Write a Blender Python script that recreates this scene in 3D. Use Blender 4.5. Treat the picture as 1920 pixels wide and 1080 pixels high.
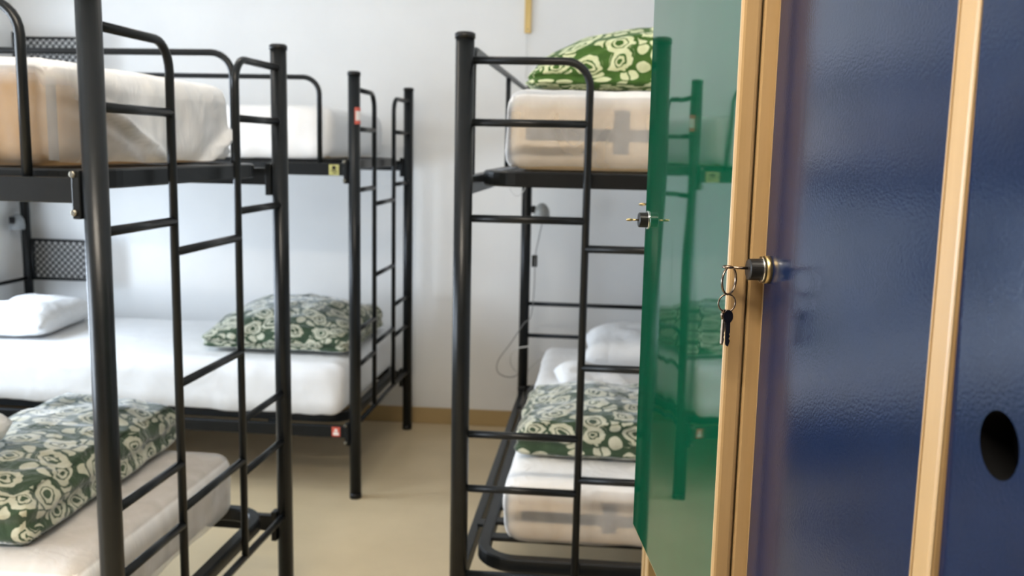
import bpy, bmesh, math, random
from mathutils import Vector, Matrix, noise
C = bpy.context.scene
COL = C.collection
for o in list(bpy.data.objects):
    bpy.data.objects.remove(o)
random.seed(4)

# ------------------------------------------------------------------ camera
RT = Vector((0.995872, 0.088382, 0.020672))
FW = Vector((-0.084443, 0.985661, -0.146087))
UP = RT.cross(FW)
cd = bpy.data.cameras.new('camera')
cam = bpy.data.objects.new('camera', cd); COL.objects.link(cam)
cam.matrix_world = Matrix(((RT.x, UP.x, -FW.x, 0), (RT.y, UP.y, -FW.y, 0), (RT.z, UP.z, -FW.z, 1.4403), (0, 0, 0, 1)))
cd.sensor_width = 36; cd.lens = 1775.19 / 1920 * 36; cd.clip_start = .02
cd.dof.use_dof = True; cd.dof.focus_distance = 0.95; cd.dof.aperture_fstop = 8.5
C.camera = cam

# ------------------------------------------------------------------ world, light, exposure
w = bpy.data.worlds.new('sky'); C.world = w; w.use_nodes = True
bg = w.node_tree.nodes['Background']; bg.inputs[0].default_value = (.62, .78, 1, 1); bg.inputs[1].default_value = 1.0
C.view_settings.view_transform = 'Standard'; C.view_settings.look = 'None'
C.view_settings.gamma = 1; C.view_settings.exposure = 0.50

def area(name, loc, rot, sx, sy, power, col):
    l = bpy.data.lights.new(name, 'AREA'); l.shape = 'RECTANGLE'; l.size = sx; l.size_y = sy
    l.energy = power; l.color = col
    o = bpy.data.objects.new(name, l); COL.objects.link(o); o.location = loc; o.rotation_euler = rot
    return o
PI = math.pi
WX = -3.02           # inner face of the left wall
WY = 4.777           # inner face of the back wall
RX = 0.84            # inner face of the right wall
NY = -2.2            # inner face of the wall behind the camera
CH = 2.75            # ceiling
# daylight falling through the windows of the left wall
area('daylight', (WX - .30, 3.45, 1.25), (0, -PI / 2, 0), 1.40, 1.55, 78, (.74, .86, 1))
area('daylight', (WX - .30, 1.10, 1.25), (0, -PI / 2, 0), 1.40, 1.50, 110, (.78, .88, 1))

# ------------------------------------------------------------------ materials
def mat(name, col=(.8, .8, .8), rough=.5, metal=0, spec=.5):
    m = bpy.data.materials.new(name); m.use_nodes = True
    b = m.node_tree.nodes['Principled BSDF']
    b.inputs['Base Color'].default_value = (*col, 1); b.inputs['Roughness'].default_value = rough
    b.inputs['Metallic'].default_value = metal; b.inputs['Specular IOR Level'].default_value = spec
    return m
class NT:
    def __init__(s, m): s.t = m.node_tree; s.b = s.t.nodes['Principled BSDF']
    def n(s, typ, **k):
        x = s.t.nodes.new('ShaderNode' + typ)
        for a, v in k.items(): setattr(x, a, v)
        return x
    def l(s, a, b): s.t.links.new(a, b)
    def coord(s, scale=(1, 1, 1), kind='Object'):
        tc = s.n('TexCoord'); mp = s.n('Mapping'); mp.inputs['Scale'].default_value = scale
        s.l(tc.outputs[kind], mp.inputs[0]); return mp.outputs[0]
    def noise(s, vec, scale, detail=3, rough=.5, dist=0):
        x = s.n('TexNoise'); s.l(vec, x.inputs['Vector']); x.inputs['Scale'].default_value = scale
        x.inputs['Detail'].default_value = detail; x.inputs['Roughness'].default_value = rough; x.inputs['Distortion'].default_value = dist
        return x
    def ramp(s, fac, stops, interp='LINEAR'):
        r = s.n('ValToRGB'); r.color_ramp.interpolation = interp
        while len(r.color_ramp.elements) < len(stops): r.color_ramp.elements.new(.5)
        for e, (p, c) in zip(r.color_ramp.elements, stops): e.position = p; e.color = (*c, 1)
        s.l(fac, r.inputs[0]); return r.outputs[0]
    def math(s, op, a, b=None, clamp=False):
        x = s.n('Math', operation=op, use_clamp=clamp)
        for i, v in enumerate((a, b)):
            if v is None: continue
            if isinstance(v, (int, float)): x.inputs[i].default_value = v
            else: s.l(v, x.inputs[i])
        return x.outputs[0]
    def mix(s, fac, a, b):
        x = s.n('Mix', data_type='RGBA')
        for i, v in ((0, fac), (6, a), (7, b)):
            if isinstance(v, tuple): x.inputs[i].default_value = (*v, 1)
            elif isinstance(v, (int, float)): x.inputs[i].default_value = v
            else: s.l(v, x.inputs[i])
        return x.outputs[2]
    def bump(s, h, strength, dist=.01):
        x = s.n('Bump'); x.inputs['Strength'].default_value = strength; x.inputs['Distance'].default_value = dist
        s.l(h, x.inputs['Height']); s.l(x.outputs[0], s.b.inputs['Normal']); return x
def var(m, c1, c2, scale, bump=0, bs=None, bd=.002, detail=4, stretch=(1, 1, 1), dist=0):
    k = NT(m); v = k.coord(stretch); n = k.noise(v, scale, detail, .55, dist)
    k.l(k.ramp(n.outputs[0], [(.3, c1), (.7, c2)]), k.b.inputs['Base Color'])
    if bump:
        n2 = k.noise(v, bs or scale, 3); k.bump(n2.outputs[0], bump, bd)
    return m
M = {}
M['wall'] = var(mat('white_plaster', rough=.75, spec=.25), (.80, .80, .795), (.84, .84, .83), 3, .12, 60, .002)
M['ceiling'] = var(mat('ceiling_paint', rough=.8), (.82, .82, .81), (.85, .85, .84), 3)
M['floor'] = var(mat('beige_vinyl_floor', rough=.38, spec=.45), (.56, .45, .28), (.63, .51, .325), 4, .06, 40, .001, 6)
M['panel'] = var(mat('darkened_unseen_wall', rough=.6, spec=.2), (.13, .085, .05), (.17, .115, .07), 5, stretch=(8, 8, .6))  # dark brown added to the unseen front wall to dim reflections in the posts
M['base'] = var(mat('brown_vinyl_skirting', rough=.5), (.40, .285, .13), (.46, .33, .155), 5)
M['steel'] = var(mat('anthracite_powder_coat', rough=.31, spec=.24), (.0075, .0088, .0098), (.0095, .011, .012), 30, .06, 400, .0006)
M['black'] = var(mat('black_plastic', rough=.35, spec=.3), (.006, .006, .006), (.009, .009, .009), 20)
M['hole_shade'] = mat('matt_black_hole_shade', (.002, .002, .002), .9, 0, .05)  # black that stands in for the shade inside the locker hole
M['chrome'] = var(mat('chrome', rough=.18, metal=1), (.75, .75, .74), (.82, .82, .80), 20)
M['brass'] = var(mat('brass', rough=.38, metal=1), (.42, .31, .14), (.52, .40, .20), 30)
M['bronze'] = var(mat('dark_nickel', rough=.25, metal=1), (.14, .105, .08), (.22, .17, .13), 60)
M['zinc'] = var(mat('dull_zinc', rough=.45, metal=1), (.15, .14, .115), (.21, .20, .165), 40)
M['white_plastic'] = var(mat('white_plastic', rough=.4), (.62, .62, .60), (.68, .68, .66), 20)
M['yellow'] = var(mat('yellow_sticker', rough=.5), (.36, .34, .10), (.48, .46, .18), 90)
M['red'] = var(mat('red_sticker', rough=.5), (.55, .09, .06), (.62, .12, .08), 60)
M['paper'] = var(mat('white_sticker', rough=.5), (.78, .74, .70), (.85, .80, .76), 60)
M['pine'] = var(mat('yellow_wood', rough=.5), (.62, .42, .13), (.72, .52, .20), 12, stretch=(6, 6, .6))
M['glass'] = mat('window_glass', (1, 1, 1), .02)
k = NT(M['glass']); tr = k.n('BsdfTransparent'); gl = k.n('BsdfGlossy'); gl.inputs['Roughness'].default_value = .02
mx = k.n('MixShader'); mx.inputs[0].default_value = .07; k.l(tr.outputs[0], mx.inputs[1]); k.l(gl.outputs[0], mx.inputs[2])
k.l(mx.outputs[0], k.t.nodes['Material Output'].inputs['Surface'])
M['frame_white'] = var(mat('window_frame_white', rough=.4), (.74, .74, .73), (.78, .78, .77), 8)
def beech():
    m = mat('beech_laminate', rough=.36, spec=.5); k = NT(m); v = k.coord((9, 9, .55))
    n = k.noise(v, 7, 5, .6, .6); n2 = k.noise(k.coord((60, 60, 1.5)), 5, 2)
    f = k.math('ADD', k.math('MULTIPLY', n.outputs[0], .75), k.math('MULTIPLY', n2.outputs[0], .25))
    k.l(k.ramp(f, [(.3, (.30, .195, .088)), (.55, (.335, .222, .104)), (.75, (.37, .252, .125))]), k.b.inputs['Base Color'])
    return m
M['beech'] = beech()
def laminate(name, c1, c2, rough, wav, peel, ior=1.5, waves=9):
    m = mat(name, rough=rough); k = NT(m); v = k.coord()
    n = k.noise(v, 14, 3)
    k.l(k.ramp(n.outputs[0], [(.3, c1), (.7, c2)]), k.b.inputs['Base Color'])
    k.b.inputs['IOR'].default_value = ior
    a = k.noise(k.coord((1, 1.6, .55)), waves, 1); b = k.noise(v, 420, 2)
    h = k.math('ADD', k.math('MULTIPLY', a.outputs[0], wav), k.math('MULTIPLY', b.outputs[0], peel))
    k.bump(h, 1, 1)
    return m
M['green'] = laminate('green_gloss_laminate', (.001, .044, .0195), (.002, .052, .024), .03, .0005, .0, 1.5, 6)
M['blue'] = laminate('blue_satin_laminate', (.0025, .0085, .030), (.003, .0105, .037), .15, .0014, .00012, 1.5, 4)

def fabric_white(name, c1, c2, wr=.35, sc=9):
    m = mat(name, rough=.85, spec=.15); k = NT(m); v = k.coord((1, 1, 1))
    n = k.noise(v, sc, 4, .6, 1.2)
    k.l(k.ramp(n.outputs[0], [(.25, c1), (.75, c2)]), k.b.inputs['Base Color'])
    k.bump(n.outputs[0], wr, .02)
    return m
M['sheet'] = fabric_white('white_cotton', (.80, .80, .80), (.84, .84, .84), .25, 6)
M['pillow'] = fabric_white('white_pillowcase', (.80, .80, .80), (.85, .85, .85), .7, 7)

def thin_sheet():
    # thin white cotton: part of what lies below shows through; 'layers' is opacity: folds of cloth, and brightness painted on the top
    m = mat('thin_white_sheet', rough=.9, spec=.1); k = NT(m); v = k.coord((1, 1, 1))
    n = k.noise(k.coord((1, 1, .55)), 7, 2, .45, 1.6)
    k.b.inputs['Base Color'].default_value = (.82, .81, .80, 1)
    w1 = k.noise(k.coord((2.2, 2.2, .9)), 6, 3, .5, 2.5)
    k.bump(w1.outputs[0], .22, .03)
    at = k.n('Attribute'); at.attribute_name = 'layers'
    a = k.math('ADD', at.outputs['Fac'], k.math('MULTIPLY', k.math('SUBTRACT', n.outputs[0], .5), .3), True)
    k.l(a, k.b.inputs['Alpha'])
    return m
M['thin'] = thin_sheet()
def foam(name, c1, c2):
    # tan mattress cover with grey tape along the edges and across the end
    m = mat(name, rough=.85, spec=.15); k = NT(m)
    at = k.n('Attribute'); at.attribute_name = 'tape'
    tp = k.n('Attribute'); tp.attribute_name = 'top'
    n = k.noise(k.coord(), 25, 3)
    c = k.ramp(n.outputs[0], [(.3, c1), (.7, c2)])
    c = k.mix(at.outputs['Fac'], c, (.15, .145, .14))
    c = k.mix(tp.outputs['Fac'], c, (.72, .70, .66))  # pale top: bright light on the upper face put into the colour
    k.l(c, k.b.inputs['Base Color']); return m
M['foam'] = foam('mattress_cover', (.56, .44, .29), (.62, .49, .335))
M['foam_dimmed'] = foam('dimmed_mattress_cover', (.27, .170, .085), (.31, .205, .11))  # darker copy of the same cover, offsetting the strong lamp light

def rose(name, dark1, dark2, cream1, cream2, scale=9.5, sheen=.8):
    # printed roses and petals: cream blossoms with dark rings on a green ground
    m = mat(name, rough=.85, spec=.15); k = NT(m)
    uv = k.coord((scale, scale, scale), 'UV')
    wob = k.noise(uv, 1.3, 2, .5)
    off = k.n('VectorMath', operation='SCALE'); k.l(wob.outputs[1], off.inputs[0]); off.inputs['Scale'].default_value = .42
    add = k.n('VectorMath', operation='ADD'); k.l(uv, add.inputs[0]); k.l(off.outputs[0], add.inputs[1])
    vec = add.outputs[0]
    def vor(scale, rnd=.85):
        x = k.n('TexVoronoi', voronoi_dimensions='2D'); k.l(vec, x.inputs['Vector'])
        x.inputs['Scale'].default_value = scale; x.inputs['Randomness'].default_value = rnd; return x
    big = vor(1.0, .7); small = vor(2.1, .9); edge = k.n('TexVoronoi', voronoi_dimensions='2D', feature='DISTANCE_TO_EDGE')
    k.l(vec, edge.inputs['Vector']); edge.inputs['Scale'].default_value = 2.1; edge.inputs['Randomness'].default_value = .9
    n2 = k.noise(vec, 2.6, 2)
    d = k.math('ADD', big.outputs['Distance'], k.math('MULTIPLY', k.math('SUBTRACT', n2.outputs[0], .5), .32))
    disc = k.math('LESS_THAN', d, .39)
    sw = k.math('SINE', k.math('ADD', k.math('MULTIPLY', d, 32), k.math('MULTIPLY', n2.outputs[0], 4.5)))
    ring = k.math('MULTIPLY', k.math('GREATER_THAN', sw, .66), k.math('LESS_THAN', d, .40))
    core = k.math('LESS_THAN', d, .075)
    ring = k.math('MAXIMUM', ring, core)
    bloom = k.math('MULTIPLY', disc, k.math('SUBTRACT', 1, ring))
    peb = k.math('MULTIPLY', k.math('GREATER_THAN', edge.outputs['Distance'], .06), k.math('LESS_THAN', small.outputs['Distance'], .40))
    peb = k.math('MULTIPLY', peb, k.math('GREATER_THAN', d, .45))
    sep = k.n('SeparateColor'); k.l(small.outputs['Color'], sep.inputs[0])
    peb = k.math('MULTIPLY', peb, k.math('GREATER_THAN', sep.outputs[0], .2))
    f = k.math('MAXIMUM', bloom, peb)
    nn = k.noise(uv, 3, 3)
    dk = k.ramp(nn.outputs[0], [(.35, dark1), (.65, dark2)]); cr = k.ramp(nn.outputs[0], [(.35, cream1), (.65, cream2)])
    k.l(k.mix(f, dk, cr), k.b.inputs['Base Color'])
    wr = k.noise(k.coord((1, 1, 1)), 11, 4, .55, 1.5); k.bump(wr.outputs[0], .6, .02)
    k.b.inputs['Sheen Weight'].default_value = sheen; k.b.inputs['Sheen Roughness'].default_value = .35
    return m
M['rose'] = rose('rose_print_dark_green', (.035, .060, .035), (.050, .080, .045), (.43, .425, .32), (.54, .54, .43))
M['rose_sunlit'] = rose('rose_print_sunlit_green', (.045, .105, .022), (.065, .14, .03), (.56, .60, .36), (.66, .70, .46), 10, .15)  # lighter copy of the rose print, sunlight put into its colours

# ------------------------------------------------------------------ mesh helpers
def link(name, me, m, parent=None):
    o = bpy.data.objects.new(name, me); COL.objects.link(o)
    if m:
        for x in (m if isinstance(m, (list, tuple)) else [m]): me.materials.append(x)
    if parent: o.parent = parent
    return o
def tag(o, label, cat, group=None, kind=None):
    o['label'] = label; o['category'] = cat
    if group: o['group'] = group
    if kind: o['kind'] = kind
    return o
def empty(name, loc=(0, 0, 0), rz=0):
    o = bpy.data.objects.new(name, None); COL.objects.link(o); o.location = loc; o.rotation_euler = (0, 0, rz)
    o.empty_display_size = .1
    return o
class MB:
    def __init__(s): s.bm = bmesh.new()
    def box(s, x0, x1, y0, y1, z0, z1, bev=0, mi=0, seg=2, rot=None):
        r = bmesh.ops.create_cube(s.bm, size=1)
        vs = r['verts']
        for v in vs: v.co = Vector(((x0 + x1) / 2 + v.co.x * (x1 - x0), (y0 + y1) / 2 + v.co.y * (y1 - y0), (z0 + z1) / 2 + v.co.z * (z1 - z0)))
        fs = list({f for v in vs for f in v.link_faces})
        for f in fs: f.material_index = mi
        if bev:
            es = list({e for v in vs for e in v.link_edges})
            g = bmesh.ops.bevel(s.bm, geom=es, offset=bev, segments=seg, affect='EDGES', profile=.5)
            for f in g['faces']: f.material_index = mi
        return s
    def tube(s, pts, r, n=12, mi=0, cap=True):
        pts = [Vector(p) for p in pts]; rings = []
        t0 = (pts[1] - pts[0]).normalized()
        a = t0.orthogonal().normalized()
        for i, p in enumerate(pts):
            if i == 0: t = t0
            elif i == len(pts) - 1: t = (pts[-1] - pts[-2]).normalized()
            else: t = ((pts[i + 1] - p).normalized() + (p - pts[i - 1]).normalized()).normalized()
            a = (a - t * a.dot(t)).normalized(); b = t.cross(a)
            rr = r[i] if isinstance(r, (list, tuple)) else r
            rings.append([s.bm.verts.new(p + (a * math.cos(2 * PI * k / n) + b * math.sin(2 * PI * k / n)) * rr) for k in range(n)])
        for A, B in zip(rings, rings[1:]):
            for k in range(n):
                f = s.bm.faces.new((A[k], A[(k + 1) % n], B[(k + 1) % n], B[k])); f.smooth = True; f.material_index = mi
        if cap:
            for R in (rings[0][::-1], rings[-1]):
                f = s.bm.faces.new(R); f.material_index = mi
        return s
    def torus(s, c, ax1, ax2, R, r, n=32, m=8, mi=0):
        c = Vector(c); ax1 = Vector(ax1).normalized(); ax2 = Vector(ax2).normalized(); nn = ax1.cross(ax2); rings = []
        for i in range(n):
            t = 2 * PI * i / n; d = ax1 * math.cos(t) + ax2 * math.sin(t)
            rings.append([s.bm.verts.new(c + d * (R + r * math.cos(2 * PI * k / m)) + nn * r * math.sin(2 * PI * k / m)) for k in range(m)])
        for i in range(n):
            A, B = rings[i], rings[(i + 1) % n]
            for k in range(m):
                f = s.bm.faces.new((A[k], B[k], B[(k + 1) % m], A[(k + 1) % m])); f.smooth = True; f.material_index = mi
        return s
    def lathe(s, c, axis, prof, n=32, mis=None):
        # prof: list of (distance along axis, radius)
        c = Vector(c); ax = Vector(axis).normalized(); a = ax.orthogonal().normalized(); b = ax.cross(a); rings = []
        for h, r in prof:
            rings.append([s.bm.verts.new(c + ax * h + (a * math.cos(2 * PI * k / n) + b * math.sin(2 * PI * k / n)) * max(r, 1e-5)) for k in range(n)])
        for j, (A, B) in enumerate(zip(rings, rings[1:])):
            for k in range(n):
                f = s.bm.faces.new((A[k], A[(k + 1) % n], B[(k + 1) % n], B[k])); f.material_index = mis[j] if mis else 0
                f.smooth = abs(prof[j][1] - prof[j + 1][1]) < 1e-4
        f = s.bm.faces.new(rings[0][::-1]); f.material_index = mis[0] if mis else 0
        f = s.bm.faces.new(rings[-1]); f.material_index = mis[-1] if mis else 0
        return s
    def build(s, name, m, parent=None, smooth=False):
        bmesh.ops.recalc_face_normals(s.bm, faces=s.bm.faces)
        if smooth:
            for f in s.bm.faces: f.smooth = True
        me = bpy.data.meshes.new(name); s.bm.to_mesh(me); s.bm.free()
        return link(name, me, m, parent)
def bend(pts, r, n=7):
    # polyline with rounded corners
    pts = [Vector(p) for p in pts]; out = [pts[0]]
    for i in range(1, len(pts) - 1):
        p = pts[i]; a = (pts[i - 1] - p).normalized(); b = (pts[i + 1] - p).normalized()
        ang = a.angle(b); L = min(r / math.tan(ang / 2), (pts[i - 1] - p).length * .49 if i > 1 else 9, (pts[i + 1] - p).length * .49 if i < len(pts) - 2 else 9)
        rr = L * math.tan(ang / 2); bis = (a + b).normalized(); cen = p + bis * (rr / math.sin(ang / 2))
        s0 = p + a * L - cen; s1 = p + b * L - cen; tot = s0.angle(s1); axis = s0.cross(s1).normalized()
        for k in range(n + 1): out.append(cen + Matrix.Rotation(tot * k / n, 3, axis) @ s0)
    out.append(pts[-1]); return out
def smooth_path(pts, n=10):
    P = [Vector(p) for p in pts]; P = [P[0] * 2 - P[1]] + P + [P[-1] * 2 - P[-2]]; out = []
    for i in range(1, len(P) - 2):
        for k in range(n):
            t = k / n; a, b, c, d = P[i - 1:i + 3]
            out.append(.5 * ((2 * b) + (c - a) * t + (2 * a - 5 * b + 4 * c - d) * t * t + (3 * b - a - 3 * c + d) * t ** 3))
    out.append(P[-2]); return out

def grid_coords(h, r, n, k=4):
    # positions from -h to h, dense within r of the ends
    e = [-h + r * (1 - math.cos(PI / 2 * i / k)) for i in range(k)]
    mid = [-h + r + (2 * h - 2 * r) * i / n for i in range(n + 1)]
    return e + mid + [-x for x in e[::-1]]
def rbox_mesh(hx, hy, hz, r, nx, ny, nz, fn=None, open_bottom=False, k=4):
    """closed rounded block as a grid of quads; fn(p, nrm) -> p shapes it. returns bmesh with UVs in metres"""
    bm = bmesh.new(); uvl = bm.loops.layers.uv.new('UVMap')
    X, Y, Z = grid_coords(hx, min(r, hx), nx, k), grid_coords(hy, min(r, hy), ny, k), grid_coords(hz, min(r, hz * .999), nz, k)
    cache = {}
    def V(x, y, z):
        key = (round(x, 5), round(y, 5), round(z, 5))
        if key not in cache:
            p = Vector((x, y, z)); rx, ry, rz = min(r, hx), min(r, hy), min(r, hz)
            inn = Vector((max(-hx + rx, min(hx - rx, x)), max(-hy + ry, min(hy - ry, y)), max(-hz + rz, min(hz - rz, z))))
            d = p - inn; nn = Vector((d.x / rx, d.y / ry, d.z / rz))
            if nn.length > 1e-6: nn.normalize()
            q = inn + Vector((nn.x * rx, nn.y * ry, nn.z * rz))
            if fn: q = fn(q, nn)
            cache[key] = bm.verts.new(q)
        return cache[key]
    def patch(A, B, f, uvf):
        for i in range(len(A) - 1):
            for j in range(len(B) - 1):
                cs = [(A[i], B[j]), (A[i + 1], B[j]), (A[i + 1], B[j + 1]), (A[i], B[j + 1])]
                vs = [V(*f(a, b)) for a, b in cs]
                if len(set(vs)) < 4: continue
                try: fc = bm.faces.new(vs)
                except ValueError: continue
                fc.smooth = True
                for lp, (a, b) in zip(fc.loops, cs): lp[uvl].uv = uvf(a, b)
    patch(X, Y, lambda a, b: (a, b, hz), lambda a, b: (a, b))
    if not open_bottom: patch(X, Y, lambda a, b: (a, b, -hz), lambda a, b: (a, b + 3))
    patch(X, Z, lambda a, b: (a, -hy, b), lambda a, b: (a, -hy - (hz - b)))
    patch(X, Z, lambda a, b: (a, hy, b), lambda a, b: (a, hy + (hz - b)))
    patch(Y, Z, lambda a, b: (-hx, a, b), lambda a, b: (-hx - (hz - b), a))
    patch(Y, Z, lambda a, b: (hx, a, b), lambda a, b: (hx + (hz - b), a))
    bmesh.ops.recalc_face_normals(bm, faces=bm.faces)
    return bm
def bm_obj(bm, name, m, parent=None):
    me = bpy.data.meshes.new(name); bm.to_mesh(me); bm.free(); return link(name, me, m, parent)
def nz(p, s, seed=0): return noise.noise(Vector((p.x * s + seed * 7.3, p.y * s - seed * 3.1, p.z * s + seed)))

# ------------------------------------------------------------------ the setting
def struct(o): o['kind'] = 'structure'; return o
def slab(name, m, *b, **k): return struct(MB().box(*b, **k).build(name, m))
slab('floor', M['floor'], WX - .2, RX + .2, NY - .2, WY + .2, -.1, 0)
slab('ceiling', M['ceiling'], WX - .2, RX + .2, NY - .2, WY + .2, CH, CH + .1)
slab('wall_back', M['wall'], WX - .2, RX + .2, WY, WY + .15, 0, CH)
slab('wall_right', M['wall'], RX, RX + .15, NY - .15, WY, 0, CH)
def wall_with_holes(name, along, a0, a1, t0, t1, holes, zb, zt):
    mb = MB(); xs = [a0] + [v for h in holes for v in h] + [a1]
    def bx(s, e, z0, z1):
        if along == 'y': mb.box(t0, t1, s, e, z0, z1)
        else: mb.box(s, e, t0, t1, z0, z1)
    for i in range(0, len(xs), 2): bx(xs[i], xs[i + 1], 0, CH)
    for h in holes: bx(h[0], h[1], 0, zb); bx(h[0], h[1], zt, CH)
    return struct(mb.build(name, M['wall']))
WZ0, WZ1 = .95, 2.3
wall_with_holes('wall_left', 'y', NY - .15, WY, WX - .2, WX, [(.35, 1.85), (2.68, 4.22)], .55, 1.95)
slab('wall_front', M['panel'], WX - .2, RX + .15, NY - .15, NY, 0, CH)  # unseen wall, coloured dark so the bed posts mirror less light
def window(n, along, s, e, t, WZ0=.95, WZ1=2.3):
    mb = MB(); f = .055
    def bx(m_, a, b, z0, z1, th=.05):
        bv = .006 if th > .02 else 0
        if along == 'y': m_.box(t - th / 2, t + th / 2, a, b, z0, z1, bv)
        else: m_.box(a, b, t - th / 2, t + th / 2, z0, z1, bv)
    mid = (s + e) / 2
    bx(mb, s, s + f, WZ0, WZ1); bx(mb, e - f, e, WZ0, WZ1); bx(mb, s + f, e - f, WZ0, WZ0 + f); bx(mb, s + f, e - f, WZ1 - f, WZ1); bx(mb, mid - f / 2, mid + f / 2, WZ0 + f, WZ1 - f)
    o = struct(mb.build('window_%d' % n, M['frame_white']))
    pn = MB(); bx(pn, s + f, mid - f / 2, WZ0 + f, WZ1 - f, .006); pn.build('pane', M['glass'], o)
    pn = MB(); bx(pn, mid + f / 2, e - f, WZ0 + f, WZ1 - f, .006); pn.build('pane', M['glass'], o)
    return o
window(1, 'y', 2.68, 4.22, WX - .12, .55, 1.95); window(2, 'y', .35, 1.85, WX - .12, .55, 1.95)
slab('baseboard_back', M['base'], WX, RX, WY - .012, WY, 0, .085, bev=.003)
slab('baseboard_right', M['base'], RX - .012, RX, NY, WY - .013, 0, .085, bev=.003)
slab('baseboard_left', M['base'], WX, WX + .012, NY + .013, WY - .013, 0, .085, bev=.003)
slab('baseboard_front', M['base'], WX, RX, NY, NY + .012, 0, .085, bev=.003)

# ceiling fluorescent fittings
def ceiling_lamp(x, y, label, power):
    r = empty('ceiling_lamp', (x, y, CH)); tag(r, label, 'ceiling lamp', 'fluorescent ceiling lamps')
    MB().box(-.62, .62, -.09, .09, -.05, -.001, .01).build('housing', M['frame_white'], r)
    m = mat('lamp_diffuser', (.9, .9, .9), .5); b = m.node_tree.nodes['Principled BSDF']
    b.inputs['Emission Color'].default_value = (1, .89, .74, 1); b.inputs['Emission Strength'].default_value = power
    MB().box(-.60, .60, -.075, .075, -.085, -.051, .015).build('diffuser', m, r)
ceiling_lamp(-1.3, 2.9, 'white fluorescent ceiling lamp between the middle and far bunk beds', 7)
ceiling_lamp(-.50, .15, 'white fluorescent ceiling lamp above the entrance side of the room', 85)

# ------------------------------------------------------------------ bunk beds
W, LEN = .982, 2.03
HP = 1.72
A1, A2 = .312, .982 - .312
HL = dict(h1=1.654, h2=1.502, h3=1.262, h4=.6955, h5=.5467, h6=.307, m1=1.1925, m2=.8855, m3=.5844)
RR = .0100          # rungs and ladder uprights
PR = .0235          # posts
def make_bed():
    root = empty('bunk_bed'); S = M['steel']
    for u in (0, W):
        for v in (0, LEN):
            p = MB().tube([(u, v, 0.004), (u, v, HP - .004)], PR, 24).build('post', S, root)
            MB().lathe((u, v, HP - .014), (0, 0, 1), [(0, PR + .0022), (.012, PR + .0022), (.016, PR - .004), (.0165, .0005)], 24).build('cap', M['black'], p)
            MB().lathe((u, v, 0), (0, 0, 1), [(0, PR + .001), (.022, PR + .001), (.0225, PR - .002)], 24).build('foot', M['black'], p)
    # ladder end
    for a, e in ((A1, 0), (A2, W)):
        MB().tube(bend([(e, 0, HL['h1']), (a, 0, HL['h1']), (a, 0, HL['h6'])], .062), RR, 12).build('ladder_upright', S, root)
    for z in ('h2', 'h3', 'h4', 'h5'):
        for a, b in ((0, A1), (A2, W)):
            MB().tube([(a, 0, HL[z]), (b, 0, HL[z])], RR, 12).build('rung', S, root)
    for z in ('m1', 'm2', 'm3'):
        MB().tube([(A1, 0, HL[z]), (A2, 0, HL[z])], RR, 12).build('rung', S, root)
    MB().tube([(0, 0, HL['h6']), (W, 0, HL['h6'])], RR, 12).build('bottom_bar', S, root)
    # head end bars
    for z in (.307, .561, .714, 1.40, 1.60):
        MB().tube([(0, LEN, z), (W, LEN, z)], RR, 12).build('head_bar', S, root)
    # side rails with hook plates
    for u, s in ((0, 1), (W, -1)):
        for z0, z1 in ((.254, .303), (1.319, 1.368)):
            r = MB().box(u - .013, u + .013, .034, LEN - .034, z0, z1, .003).build('side_rail', S, root)
            for v in (.0315, LEN - .0315):
                q = MB().box(u - .017, u + .017, v - .0085, v + .0085, z0 - .03, z1 + .014, .002)
                q.build('hook_plate', S, r)
                for zz in (z0 - .018, z1 + .006): k = MB().lathe((u - s * .017, v + (.004 if v < 1 else -.004), zz), (-s, 0, 0), [(0, .0065), (.004, .0065), (.0055, .004)], 10); k.build('bolt', M['zinc'], r)
    # sprung bases: flat tube frame with round corners and slats
    for z in (.322, 1.362):
        u0, u1, v0, v1 = .052, W - .052, .045, LEN - .05
        R = .10; th = .020
        pts = []
        for (cx, cy, a0) in ((u1 - R, v1 - R, 0), (u0 + R, v1 - R, 90), (u0 + R, v0 + R, 180), (u1 - R, v0 + R, 270)):
            for k in range(9):
                a = math.radians(a0 + 90 * k / 8); pts.append((cx, cy, math.cos(a), math.sin(a), R))
        bm = bmesh.new(); rings = []
        prof = [(-.017, -th + .004), (-.017, th - .004), (-.013, th), (.013, th), (.017, th - .004), (.017, -th + .004), (.013, -th), (-.013, -th)]
        for cx, cy, c, s_, R_ in pts:
            rings.append([bm.verts.new((cx + c * (R_ + a), cy + s_ * (R_ + a), z + b)) for a, b in prof])
        for i in range(len(rings)):
            A, B = rings[i], rings[(i + 1) % len(rings)]
            for k in range(8):
                f = bm.faces.new((A[k], A[(k + 1) % 8], B[(k + 1) % 8], B[k])); f.smooth = False
        bmesh.ops.recalc_face_normals(bm, faces=bm.faces)
        b = bm_obj(bm, 'bed_base', S, root)
        nsl = 15
        for i in range(nsl):
            v = .20 + (LEN - .40) * i / (nsl - 1)
            MB().box(u0 + .014, u1 - .014, v - .02, v + .02, z + .002, z + .014, .003).build('slat', S, b)
        for v in (.35, LEN - .35):
            for uu in (.008, W - .008 - .034): MB().box(uu, uu + .034, v - .02, v + .02, z - .020, z - .010).build('lug', S, b)
    # guard rails of the upper bunk
    for u in (0, W):
        g = MB().tube(bend([(u, .139, 1.362), (u, .139, 1.697), (u, 1.92, 1.697), (u, 1.92, 1.362)], .065), RR, 12).build('guard_rail', S, root)
        if u: globals()['REAR_GUARD'] = g.data
        MB().tube([(u, 1.08, 1.362), (u, 1.08, 1.695)], RR * .9, 12).build('guard_leg', S, g)
    return root
def kids(o): return [c for c in COL.objects if c.parent == o]
def copy_tree(o, parent=None):
    c = o.copy(); COL.objects.link(c)
    if parent: c.parent = parent
    for ch in kids(o): copy_tree(ch, c)
    return c
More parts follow.
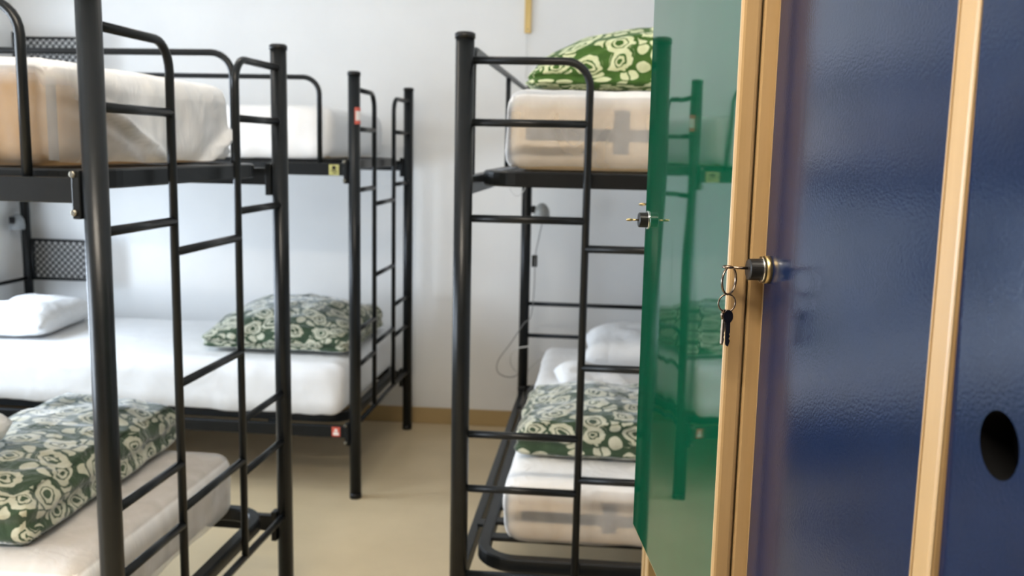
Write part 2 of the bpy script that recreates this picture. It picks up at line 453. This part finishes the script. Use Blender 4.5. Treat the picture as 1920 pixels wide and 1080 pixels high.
BEDS = {'a': ((-.95076, 1.74014, 0), 88.3164), 'b': ((-.94471, 3.67229, 0), 88.8968), 'c': ((-.33357, 2.38683, 0), -.4475)}
LBL = {'a': 'dark grey metal bunk bed in the left foreground, its thick post closest to the camera',
       'b': 'dark grey metal bunk bed along the back wall, with mesh panels and small stickers',
       'c': 'dark grey metal bunk bed on the right, partly behind the green locker door'}
bed = {}
proto = make_bed()
for i, k in enumerate('cab'):
    o = proto if i == 0 else copy_tree(proto)
    loc, rz = BEDS[k]; o.location = loc; o.rotation_euler = (0, 0, math.radians(rz))
    tag(o, LBL[k], 'bunk bed', 'metal bunk beds'); bed[k] = o
def to_world(k, u, v, z):
    loc, rz = BEDS[k]; t = math.radians(rz)
    return (loc[0] + math.cos(t) * u - math.sin(t) * v, loc[1] + math.sin(t) * u + math.cos(t) * v, z)
for ch in kids(bed['b']):
    if ch.name.startswith('guard_rail') and ch.data is REAR_GUARD:
        for g in kids(ch): bpy.data.objects.remove(g)
        bpy.data.objects.remove(ch)
# mesh panels and stickers of the far bed
for u in (W,):
    MB().tube([(u, LEN, HP), (u, LEN, 1.97)], .018, 20).build('post_extension', M['steel'], bed['b'])
for z0, z1 in ((.712, .916), (1.755, 1.942)):
    k = MB(); v0, v1 = 1.60, 2.0
    k.tube([(W, v1 + .03, z1), (W, v0, z1), (W, v0, z0), (W, v1 + .03, z0)], .008, 8)
    k.tube([(W, v1, z0), (W, v1, z1)], .011, 8)
    p = k.build('mesh_panel', M['steel'], bed['b'])
    k = MB(); st = .034; h = z1 - z0; n = int((v1 - v0 + h) / st) + 1
    for i in range(n + 1):
        a = v0 - h + i * st
        for sgn in (1, -1):
            s0, s1 = (a, a + h)
            lo, hi = max(s0, v0), min(s1, v1)
            if hi - lo < .01: continue
            if sgn > 0: k.tube([(W + .002, lo, z0 + lo - a), (W + .002, hi, z0 + hi - a)], .0036, 6)
            else: k.tube([(W - .002, lo, z1 - (lo - a)), (W - .002, hi, z1 - (hi - a))], .0036, 6)
    k.build('wire_mesh', M['steel'], p)
def sticker(u, v, z, wv, hz_, m1, m2, pic, nm):
    k = MB().box(u - .0012, u, v - wv / 2, v + wv / 2, z - hz_ / 2, z + hz_ / 2)
    s = k.build(nm, m1, bed['b'])
    k = MB()
    if pic == 'figure':
        k.box(u - .0020, u - .0012, v - wv * .33, v + wv * .33, z - hz_ * .36, z - hz_ * .05)
        k.lathe((u - .0012, v, z + hz_ * .14), (-1, 0, 0), [(0, wv * .19), (.0008, wv * .19)], 14)
    else:
        k.box(u - .0020, u - .0012, v - wv * .30, v + wv * .30, z - hz_ * .12, z - hz_ * .04); k.box(u - .0020, u - .0012, v - wv * .30, v + wv * .10, z - hz_ * .32, z - hz_ * .24)
        k.lathe((u - .0012, v, z + hz_ * .2), (-1, 0, 0), [(0, wv * .2), (.0008, wv * .2)], 14)
    k.build('pictogram', m2, s)
sticker(-.0132, .078, 1.3415, .040, .042, M['yellow'], M['black'], 'lines', 'yellow_sticker')
sticker(-.0132, .077, .281, .034, .040, M['red'], M['paper'], 'figure', 'red_sticker')
# the label on the near post wraps its round face
bm = bmesh.new(); rows = []
for a in range(9):
    t = math.radians(200 + a * 10)
    rows.append([bm.verts.new(((PR + .0012) * math.cos(t), (PR + .0012) * math.sin(t), z)) for z in (1.520, 1.584)])
for A, B in zip(rows, rows[1:]): bm.faces.new((A[0], B[0], B[1], A[1])).smooth = True
st = bm_obj(bm, 'post_sticker', M['red'], bed['b'])
bm = bmesh.new(); rows = []
for a in range(7):
    t = math.radians(209 + a * 10)
    rows.append([bm.verts.new(((PR + .0018) * math.cos(t), (PR + .0018) * math.sin(t), z)) for z in (1.534, 1.570)])
for A, B in zip(rows, rows[1:]): bm.faces.new((A[0], B[0], B[1], A[1])).smooth = True
bm_obj(bm, 'white_panel', M['paper'], st)

# ------------------------------------------------------------------ mattresses
def swag_curve(a): return .66 - 1.55 * (a - .12) * math.exp(-((a - .5) / .55) ** 2) + .95 * max(0, a - .62)
def mattress(k, z0, z1, label, u0=.085, u1=.90, v0=.13, v1=1.97, thin=True, foot=.35, side=.35, seed=1, white=False, rip=.004, tape='end', swag=False, drop=0, core='foam', toplay=1.0):
    hx, hy, hz_ = (u1 - u0) / 2, (v1 - v0) / 2, (z1 - z0) / 2
    root = empty('mattress', to_world(k, (u0 + u1) / 2, (v0 + v1) / 2, z0), math.radians(BEDS[k][1]))
    tag(root, label, 'mattress', 'mattresses on the bunk beds')
    R = .045
    bm = rbox_mesh(hx, hy, hz_, R, 10, 20, 4)
    for v in bm.verts: v.co.z += hz_
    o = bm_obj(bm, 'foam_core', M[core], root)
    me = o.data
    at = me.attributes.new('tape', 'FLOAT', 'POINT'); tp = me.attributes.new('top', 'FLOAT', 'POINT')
    # tape: along the corner edges, a line round the middle, one upright band on the end
    # needs fine vertices, so it is laid as strips below instead
    for i, v in enumerate(me.vertices):
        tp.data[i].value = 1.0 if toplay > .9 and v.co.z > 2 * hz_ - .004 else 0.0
        at.data[i].value = 0.0
    k2 = MB()
    e = .0012; zm = hz_ * .92
    tapem = M['tape']
    if tape == 'end':
        k2.box(-hx + R, hx - R, -hy - e, -hy + .002, zm - .016, zm + .016)
        k2.box(-.125, -.085, -hy - e * 1.4, -hy + .002, R, 2 * hz_ - R)
    for sx in (-1, 1) if tape == 'end' else ():
        k2.box(sx * hx - .002, sx * hx + .002, -hy + R, hy - R, zm - .016, zm + .016)
    for sx in (-1, 1) if tape == 'corner' else ():
        # upright corner tape follows the rounded edge
        rows = []
        for a in range(9):
            t = PI / 2 * (.24 + .28 * a / 8)
            rows.append((sx * (hx - R + (R + e) * math.sin(t)), -hy + R - (R + e) * math.cos(t)))
        for (xa, ya), (xb, yb) in zip(rows, rows[1:]):
            vs = [k2.bm.verts.new(p) for p in ((xa, ya, .012), (xb, yb, .012), (xb, yb, 2 * hz_ - .03), (xa, ya, 2 * hz_ - .03))]
            k2.bm.faces.new(vs)
    if tape: k2.build('edge_tape', tapem, root)
    else: k2.bm.free()
    # the sheet
    off = .006 if thin else .013
    def fn(p, n):
        q = p + n * off
        d = Vector((n.x, n.y, 0))
        if d.length > .4:
            h = (hz_ - p.z) / (2 * hz_)
            wv = nz(Vector((p.x, p.y, p.z * .5)), 9, seed) * .010 + nz(p, 22, seed) * .004
            q += d.normalized() * (wv * min(1, h * 2) * (.35 if drop else 1) + .003)
            if p.z < -hz_ * .6: q.z += nz(Vector((p.x, p.y, 0)), 6, seed + 3) * .008 * (1 if n.x < 0 or not drop else 0) - (0 if drop and n.x >= -.5 else .004) - drop * max(0, -n.x) ** 2
            if drop and n.x < -.3: q += d.normalized() * (abs(nz(Vector((p.x, p.y, 0)), 17, seed + 5)) * .012 * min(1, (h - .6) * 4))
        if swag and n.y < -.5:
            a = (p.x + hx) / (2 * hx); t = (p.z + hz_) / (2 * hz_); tc = swag_curve(a)
            q.y -= .030 * math.exp(-((t - tc) / .07) ** 2) * min(1, a * 4)
            q.y -= .014 * math.exp(-((t - tc + .22) / .05) ** 2) * min(1, a * 3)
            q.y -= .009 * max(0, math.sin(a * 34 + t * 5)) * max(0, t - tc)
        if n.z > .5: q.z += nz(p, 3.2, seed) * rip + nz(Vector((p.x * 2.2, p.y * .5, 0)), 9, seed) * rip * .5 + .003
        return q
    bm = rbox_mesh(hx, hy, hz_, R, 44 if swag else 30, 52, 22 if swag else 10, fn, True)
    for v in bm.verts: v.co.z += hz_
    s = bm_obj(bm, 'fitted_sheet', M['thin'] if thin else M['sheet'], root)
    if thin:
        at = s.data.attributes.new('layers', 'FLOAT', 'POINT')
        for i, v in enumerate(s.data.vertices):
            f = toplay if v.co.z > 2 * hz_ - .012 else None
            if f is None:
                isfoot = v.co.y < -hy + R * .35
                f = foot if isfoot else side
                if swag and isfoot:
                    a = (v.co.x + hx) / (2 * hx); t = v.co.z / (2 * hz_)
                    f = .30 + .62 * min(1, max(0, (a - .10) / .25))
                    if t < swag_curve(a) - .05: f *= .80
                f += .5 * max(0, (v.co.z - (2 * hz_ - .05)) / .05)
            at.data[i].value = f
    return root
M['tape'] = var(mat('grey_edge_tape', rough=.8), (.12, .11, .10), (.15, .14, .13), 40)
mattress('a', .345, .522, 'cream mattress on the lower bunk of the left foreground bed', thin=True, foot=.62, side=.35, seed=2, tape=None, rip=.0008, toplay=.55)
mattress('a', 1.385, 1.592, 'tan mattress under a draped thin white sheet on the nearest upper bunk', u0=.06, u1=.92, foot=.78, side=.05, seed=5, v0=.125, tape='corner', swag=True, core='foam_dimmed')
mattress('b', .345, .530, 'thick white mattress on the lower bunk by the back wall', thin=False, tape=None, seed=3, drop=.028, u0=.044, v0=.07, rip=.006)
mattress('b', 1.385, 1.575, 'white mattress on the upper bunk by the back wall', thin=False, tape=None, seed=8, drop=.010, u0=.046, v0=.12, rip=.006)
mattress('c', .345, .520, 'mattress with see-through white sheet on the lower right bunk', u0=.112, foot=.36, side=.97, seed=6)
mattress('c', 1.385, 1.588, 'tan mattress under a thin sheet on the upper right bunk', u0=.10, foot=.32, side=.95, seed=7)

# ------------------------------------------------------------------ folded duvets and pillows
def duvet(k, u, v, z, su, sv, h, rz, label, m, seed, tilt=(0, 0), dome=.35, lay=2, rad=.045):
    hx, hy, hz_ = su / 2, sv / 2, h / 2
    def fn(p, n):
        q = p.copy(); fx, fy = p.x / hx, p.y / hy
        d = max(0, (1 - fx * fx)) * max(0, (1 - fy * fy))
        t = (p.z + hz_) / h
        q.z = -hz_ + (p.z + hz_) * (1 - dome + dome * d ** .5 * 1.25 + tilt[0] * fx + tilt[1] * fy) + nz(p, 8, seed) * .016 * t + nz(p, 19, seed) * .006 * t
        e = Vector((n.x, n.y, 0))
        if e.length > .3:
            e.normalize(); lw = math.cos(t * 2 * PI * lay)
            q += e * (-.009 * (1 + lw) * .5 + nz(p, 10, seed + 2) * .014 + nz(p, 25, seed) * .004)
        return q
    bm = rbox_mesh(hx, hy, hz_, min(rad, hz_), 30, 26, 14, fn, k=6)
    for x in bm.verts: x.co.z += hz_
    o = bm_obj(bm, 'folded_duvet', m)
    o.location = to_world(k, u, v, z); o.rotation_euler = (0, 0, math.radians(BEDS[k][1] + rz))
    tag(o, label, 'duvet', 'folded rose print duvets'); return o
duvet('c', .445, .57, .533, .66, .54, .125, 0, 'dark green rose print duvet folded on the lower right bunk', M['rose'], 1, (0, .05), .30)
duvet('c', .47, .44, 1.602, .68, .46, .165, 2, 'rose print duvet, painted in sunlit bright green, folded on the upper right bunk', M['rose_sunlit'], 4, (.25, 0), .45)
duvet('b', .50, .405, .560, .66, .66, .155, 0, 'rose print duvet folded at the foot of the far lower bunk', M['rose'], 7, (.1, 0), .55)
duvet('a', .535, .475, .533, .80, .37, .15, 2, 'large rose print duvet folded on the nearest lower bunk', M['rose'], 11, (0, .10), .16, 2, .032)
def pillow(k, u, v, z, su, sv, h, rz, label, seed, pitch=0):
    bm = bmesh.new(); N = 26; top = {}
    uvl = bm.loops.layers.uv.new('UVMap')
    def P(i, j, s):
        x = -1 + 2 * i / N; y = -1 + 2 * j / N
        e = max(0, (1 - x ** 4)) ** .55 * max(0, (1 - y ** 4)) ** .55
        pin = 1 - .07 * (1 - abs(x)) * y * y - .0
        pin2 = 1 - .07 * (1 - abs(y)) * x * x
        p = Vector((x * su / 2 * pin2, y * sv / 2 * pin, s * h / 2 * e))
        p.z += (nz(p, 7, seed) * .022 + nz(p, 16, seed) * .008) * e
        if s < 0: p.z = max(p.z, -h * .32)
        return p
    for s in (1, -1):
        for i in range(N + 1):
            for j in range(N + 1):
                if s < 0 and (i in (0, N) or j in (0, N)): top[(i, j, -1)] = top[(i, j, 1)]
                else: top[(i, j, s)] = bm.verts.new(P(i, j, s))
        for i in range(N):
            for j in range(N):
                f = bm.faces.new([top[(i, j, s)], top[(i + 1, j, s)], top[(i + 1, j + 1, s)], top[(i, j + 1, s)]]); f.smooth = True
    bmesh.ops.recalc_face_normals(bm, faces=bm.faces)
    for x in bm.verts: x.co.z += h * .32
    o = bm_obj(bm, 'pillow', M['pillow']); o.location = to_world(k, u, v, z)
    o.rotation_euler = Matrix.Rotation(math.radians(BEDS[k][1] + rz), 3, 'Z').to_euler()
    if pitch: o.rotation_euler = (Matrix.Rotation(math.radians(BEDS[k][1] + rz), 3, 'Z') @ Matrix.Rotation(math.radians(pitch), 3, 'X')).to_euler()
    tag(o, label, 'pillow', 'white pillows'); return o
pillow('b', .50, 1.72, .558, .60, .42, .15, 6, 'white pillow at the head of the far lower bunk under the mesh panel', 1)
pillow('c', .60, 1.66, .540, .62, .44, .17, 0, 'white pillow at the head of the lower right bunk', 2, 3)
pillow('c', .33, 1.20, .532, .26, .30, .10, 10, 'small white cushion behind the folded duvet on the lower right bunk', 5)
pillow('a', .165, .70, .652, .36, .58, .18, 0, 'white pillow at the left picture edge on the nearest lower bunk', 3, -12)

# ------------------------------------------------------------------ lockers
PHI = math.radians(8)
def LP(d, s, z=0): return (math.cos(PHI) * d - math.sin(PHI) * s, math.sin(PHI) * d + math.cos(PHI) * s, z)
def panel(name, x0, x1, y0, y1, z0, z1, face, parent, bev=.0028, far_face=False):
    """laminate board: coloured faces, beech edge banding"""
    mb = MB().box(x0, x1, y0, y1, z0, z1, bev, 0, 3)
    mb.bm.normal_update()
    for f in mb.bm.faces:
        f.material_index = 0 if abs(f.normal.x) > .999 and f.calc_area() > .01 else 1
        if far_face and f.normal.y > .2: f.material_index = 0
    return mb.build(name, [face, M['beech']], parent)
def lock(d, s, z, parent, ox, oy):
    mb = MB()
    prof = [(0, .0128), (.005, .0128), (.0051, .0105), (.0062, .0105), (.0063, .0122), (.0078, .0122), (.0080, .0101), (.0185, .0099), (.0193, .0088), (.0194, .0004)]
    mis = [1, 1, 2, 2, 3, 3, 0, 0, 0]
    mb.lathe((d - ox, s - oy, z), (-1, 0, 0), prof, 32, mis)
    return mb.build('lock', [M['black'], M['brass'], M['black'], M['chrome']], parent)
def locker(s0, s1, d0, z1, label):
    r = empty('locker', LP(d0, s0), PHI); tag(r, label, 'locker', 'row of lockers'); return r
D1 = .78
def carcass(r, d0, s0, s1, z1, near_t=.018, far_t=.018, near_d=None, far_d=None, back=D1):
    w_ = s1 - s0; nd = (near_d or d0) - d0; fd = (far_d or d0) - d0; dep = back - d0
    MB().box(nd, dep, 0, near_t, 0, z1, .002, 0, 2).build('side_panel', M['beech'], r)
    MB().box(fd, dep, w_ - far_t, w_, 0, z1, .002, 0, 2).build('side_panel', M['beech'], r)
    mb = MB(); a, b = near_t, w_ - far_t
    mb.box(.022, dep, a, b, z1 - .018, z1); mb.box(.022, dep, a, b, .06, .078); mb.box(.04, .055, a, b, 0, .06); mb.box(dep - .01, dep, a, b, .078, z1 - .018)
    return mb.build('carcass', M['beech'], r)
TOP = 1.86
# green locker with the proud upper door
s0, s1, d0 = .864, 1.276, .2685
g = locker(s0, s1, d0, TOP, 'locker with a glossy green upper door and black lock beside the right bunk bed')
carcass(g, d0, s0, s1, TOP)
dg = panel('door', .248 - d0, .267 - d0, -.001, s1 - s0 - .001, .912, TOP - .004, M['green'], g, .0042, True)
lock(.2545, 1.254, 1.349, dg, d0, s0)
panel('door', .285 - d0, .302 - d0, .020, s1 - s0 - .020, .09, .905, M['green'], g)
MB().box(.023, D1 - d0 - .02, .018, s1 - s0 - .018, .906, .924).build('shelf', M['beech'], g)
# green locker beyond, set back
s0, s1, d0 = 1.290, 1.660, .354
g2 = locker(s0, s1, d0, TOP - .04, 'recessed green locker with beech edge, mostly hidden behind the glossy green door')
carcass(g2, d0, s0, s1, TOP - .04, far_t=.017, far_d=.343, back=.80)
dg2 = panel('door', 0.0, .018, .020, s1 - s0 - .019, .09, TOP - .065, M['green'], g2)
lock(.354, 1.625, 1.349, dg2, d0, s0)
# blue locker with the bunch of keys
s0, s1, d0 = .5215, .862, .281
b1 = locker(s0, s1, d0, TOP, 'blue locker with a bunch of keys hanging from its lock')
carcass(b1, d0, s0, s1, TOP, near_t=.0205, far_t=.003)
db = panel('door', .0, .018, .0215, s1 - s0 - .0035, .09, TOP - .02, M['blue'], b1, .001)
lock(.281, .8475, 1.335, db, d0, s0)
# blue locker with the round hole
s0, s1, d0 = .17, .521, .281
b2 = locker(s0, s1, d0, TOP, 'dark blue locker with a round black finger hole at the right edge')
carcass(b2, d0, s0, s1, TOP, far_t=.002)
def holed_door(y0, y1, z0, z1, cy, cz, R, th, parent):
    bm = bmesh.new(); N = 64; angs = [2 * PI * i / N for i in range(N)]
    for yy, zz in ((y0, z0), (y1, z0), (y1, z1), (y0, z1)): angs.append(math.atan2(zz - cz, yy - cy) % (2 * PI))
    angs = sorted(set(round(a, 6) for a in angs)); rings = {}
    for x, tagx in ((0, 'f'), (th, 'b')):
        inn, out = [], []
        for a in angs:
            c, s_ = math.cos(a), math.sin(a)
            t = min([(y1 - cy) / c if c > 1e-9 else 1e9, (y0 - cy) / c if c < -1e-9 else 1e9, (z1 - cz) / s_ if s_ > 1e-9 else 1e9, (z0 - cz) / s_ if s_ < -1e-9 else 1e9])
            inn.append(bm.verts.new((x, cy + R * c, cz + R * s_))); out.append(bm.verts.new((x, cy + t * c, cz + t * s_)))
        rings[tagx] = (inn, out)
        for i in range(len(angs)):
            j = (i + 1) % len(angs); bm.faces.new((inn[i], out[i], out[j], inn[j]))
    for w_, mi in ((0, 2), (1, 1)):
        A, B = rings['f'][w_], rings['b'][w_]
        for i in range(len(angs)):
            j = (i + 1) % len(angs); f = bm.faces.new((A[i], A[j], B[j], B[i])); f.material_index = mi
    bmesh.ops.recalc_face_normals(bm, faces=bm.faces)
    return bm_obj(bm, 'door', [M['blue'], M['beech'], M['hole_shade']], parent)
hd = holed_door(.020, s1 - s0 - .003, .09, TOP - .02, .468 - s0, 1.2905, .0185, .018, b2)
a = math.radians(.75)     # the door sags a little into its frame
hd.rotation_euler = (0, -a, 0) if False else (0, a * -1, 0)
zt = 1.54
hd.location = (zt * math.sin(a) * 1.0, 0, zt * (1 - math.cos(a)))

MB().lathe((.0186, .468 - s0, 1.2905), (1, 0, 0), [(0, .0205), (.030, .0205), (.0305, .0195)], 32).build('hole_blackout', M['hole_shade'], hd)  # added black insert that keeps the inside of the hole dark
# keys
def key_blade(mb, c, down, across, L, bow, mi=0):
    c = Vector(c); dn = Vector(down).normalized(); ac = Vector(across).normalized(); t = dn.cross(ac) * .0009
    def prism(outline):
        A = [mb.bm.verts.new(c + dn * y + ac * x + t) for x, y in outline]; B = [mb.bm.verts.new(c + dn * y + ac * x - t) for x, y in outline]
        f = mb.bm.faces.new(A); f.material_index = mi; f = mb.bm.faces.new(B[::-1]); f.material_index = mi
        for i in range(len(A)):
            j = (i + 1) % len(A); f = mb.bm.faces.new((A[i], B[i], B[j], A[j])); f.material_index = mi
    prism([(bow * math.cos(2 * PI * i / 20), bow * 1.25 + bow * 1.25 * math.sin(2 * PI * i / 20)) for i in range(20)])
    y0 = bow * 2.3; w_ = .0021
    prism([(-w_, y0), (w_, y0), (w_, L * .62), (w_ * .5, L * .66), (w_, L * .72), (w_ * .4, L * .78), (w_, L * .84), (w_ * .6, L * .92), (0, L), (-w_, L * .95)])
kr = empty('key_ring', LP(.247, .8475, 1.336), PHI)
tag(kr, 'bunch of small keys on two metal rings hanging from the blue locker', 'keys')
mb = MB(); mb.tube([(.0165, 0, 0), (-.001, 0, .0005)], .0013, 8); mb.torus((-.004, 0, .001), (1, 0, 0), (0, 1, 0), .0040, .0012, 20, 8)
mb.build('key_stem', M['bronze'], kr)
mb = MB(); mb.torus((-.002, .000, -.0115), (.70, .71, 0), (0, 0, 1), .0128, .0010, 40, 8); mb.torus((-.002, .0012, -.0115), (.70, .71, 0), (0, 0, 1), .0127, .0010, 40, 8); mb.build('split_ring', M['bronze'], kr)
mb = MB(); mb.torus((-.003, 0, -.0325), (1, .15, 0), (0, 0, 1), .0083, .0008, 32, 8); mb.build('split_ring', M['bronze'], kr)
mb = MB(); key_blade(mb, (-.0048, .001, -.0385), (-.02, 0, -1), (.75, .6, 0), .0335, .0040); mb.build('key', M['bronze'], kr)
mb = MB(); key_blade(mb, (-.0018, -.001, -.0385), (.03, 0, -1), (1, .25, 0), .0345, .0050); mb.build('key', M['bronze'], kr)
def lock_key(d, s, z, L, label):
    r = empty('key', LP(d, s, z), PHI); tag(r, label, 'key', 'single keys left in the green lockers')
    mb = MB(); mb.tube([(0, 0, 0), (-L * .55, 0, 0)], .0012, 8); mb.build('blade', M['brass'], r)
    mb = MB(); mb.torus((-L * .78, 0, 0), (1, 0, 0), (0, 1, -.25), L * .2, .0013, 20, 8); mb.build('bow', M['brass'], r)
lock_key(.2351, 1.254, 1.349, .0155, 'small brass key sticking out of the glossy green door lock')
lock_key(.3346, 1.625, 1.349, .030, 'tiny key tip peeping past the glossy green door edge, above its lock')

# ------------------------------------------------------------------ lamps, cables and the wooden strip
def cable(name, pts, r, m, label, parent=None):
    o = MB().tube(smooth_path(pts), r, 8).build(name, m, parent)
    if not parent: tag(o, label, 'cable')
    return o
def clip_lamp(k, u, v, z, label, m):
    loc = to_world(k, u, v, z); r = empty('clip_lamp', loc, math.radians(BEDS[k][1])); tag(r, label, 'lamp', 'clip-on reading lamps')
    MB().lathe((0, 0, -.045), (0, 0, 1), [(0, .036), (.02, .038), (.05, .034), (.07, .022), (.08, .010)], 20).build('lamp_shade', m, r)
    MB().box(-.048, -.030, -.012, .012, -.012, .022, .003).build('clip', M['black'], r)
    return r
shade = var(mat('grey_plastic', rough=.4), (.27, .28, .27), (.34, .35, .34), 10)
M['cable'] = var(mat('grey_cable', rough=.5), (.20, .20, .20), (.24, .24, .24), 10)
M['pale'] = var(mat('pale_grey_plastic', rough=.4), (.26, .28, .29), (.30, .32, .33), 10)
clip_lamp('c', .072, LEN, 1.155, 'small grey clip-on lamp on the far post of the right bunk', shade)
clip_lamp('b', W + .0, LEN - .0, 1.12, 'pale grey clip-on lamp on the corner post by the left wall', M['pale']).location = to_world('b', W - .072, LEN, 1.02)
o = MB().box(-.010, .016, -.012, .012, -.028, .028, .004).build('cable_switch', M['black'])
o.location = to_world('c', .040, LEN, .918); tag(o, 'small black switch box on the far post of the right bunk', 'switch')
vb = LEN + .04
cable('lamp_cable', [to_world('c', *p) for p in ((.075, LEN, 1.10), (.060, LEN - .004, 1.02), (.047, LEN - .01, .94), (.046, LEN - .02, .80), (.034, LEN - .02, .66), (.0, LEN - .032, .62), (-.06, LEN + .02, .52), (-.125, vb, .42), (-.120, vb, .36), (-.05, vb, .345), (.02, LEN + .045, .40))], .0022, M['cable'], 'thin grey lamp cable looping beside the far post of the right bunk')
cable('extension_cable', [to_world('c', *p) for p in ((.03, LEN - .033, .515), (-.03, LEN - .034, .50), (-.062, LEN, .45), (-.05, LEN + .03, .39), (.0, LEN + .045, .36), (.06, LEN + .05, .42), (.14, LEN + .06, .48))], .0030, M['white_plastic'], 'pale cable curled round the foot of the right bunk far post')
cable('wire_loop', [to_world('c', *p) for p in ((-.005, 1.20, 1.322), (.004, 1.19, 1.285), (.03, 1.18, 1.262), (.056, 1.19, 1.285), (.062, 1.20, 1.322))], .0016, M['white_plastic'], 'thin wire loop drooping under the upper right bunk')
ws = empty('wall_strip', (-.357, WY - .010, 2.0)); tag(ws, 'narrow yellow wooden strip on the white wall above the right bunk', 'wooden strip')
MB().box(-.016, .016, -.008, .009, 0, .62, .003).build('wooden_batten', M['pine'], ws)
MB().lathe((0, -.008, .018), (0, -1, 0), [(0, .0035), (.002, .0030)], 12).build('screw', M['bronze'], ws)
MB().tube(smooth_path([(-.003, 0, 0.002), (-.005, .002, -.06), (-.002, .004, -.13), (-.006, .006, -.22)]), .0016, 6).build('cord', M['white_plastic'], ws)
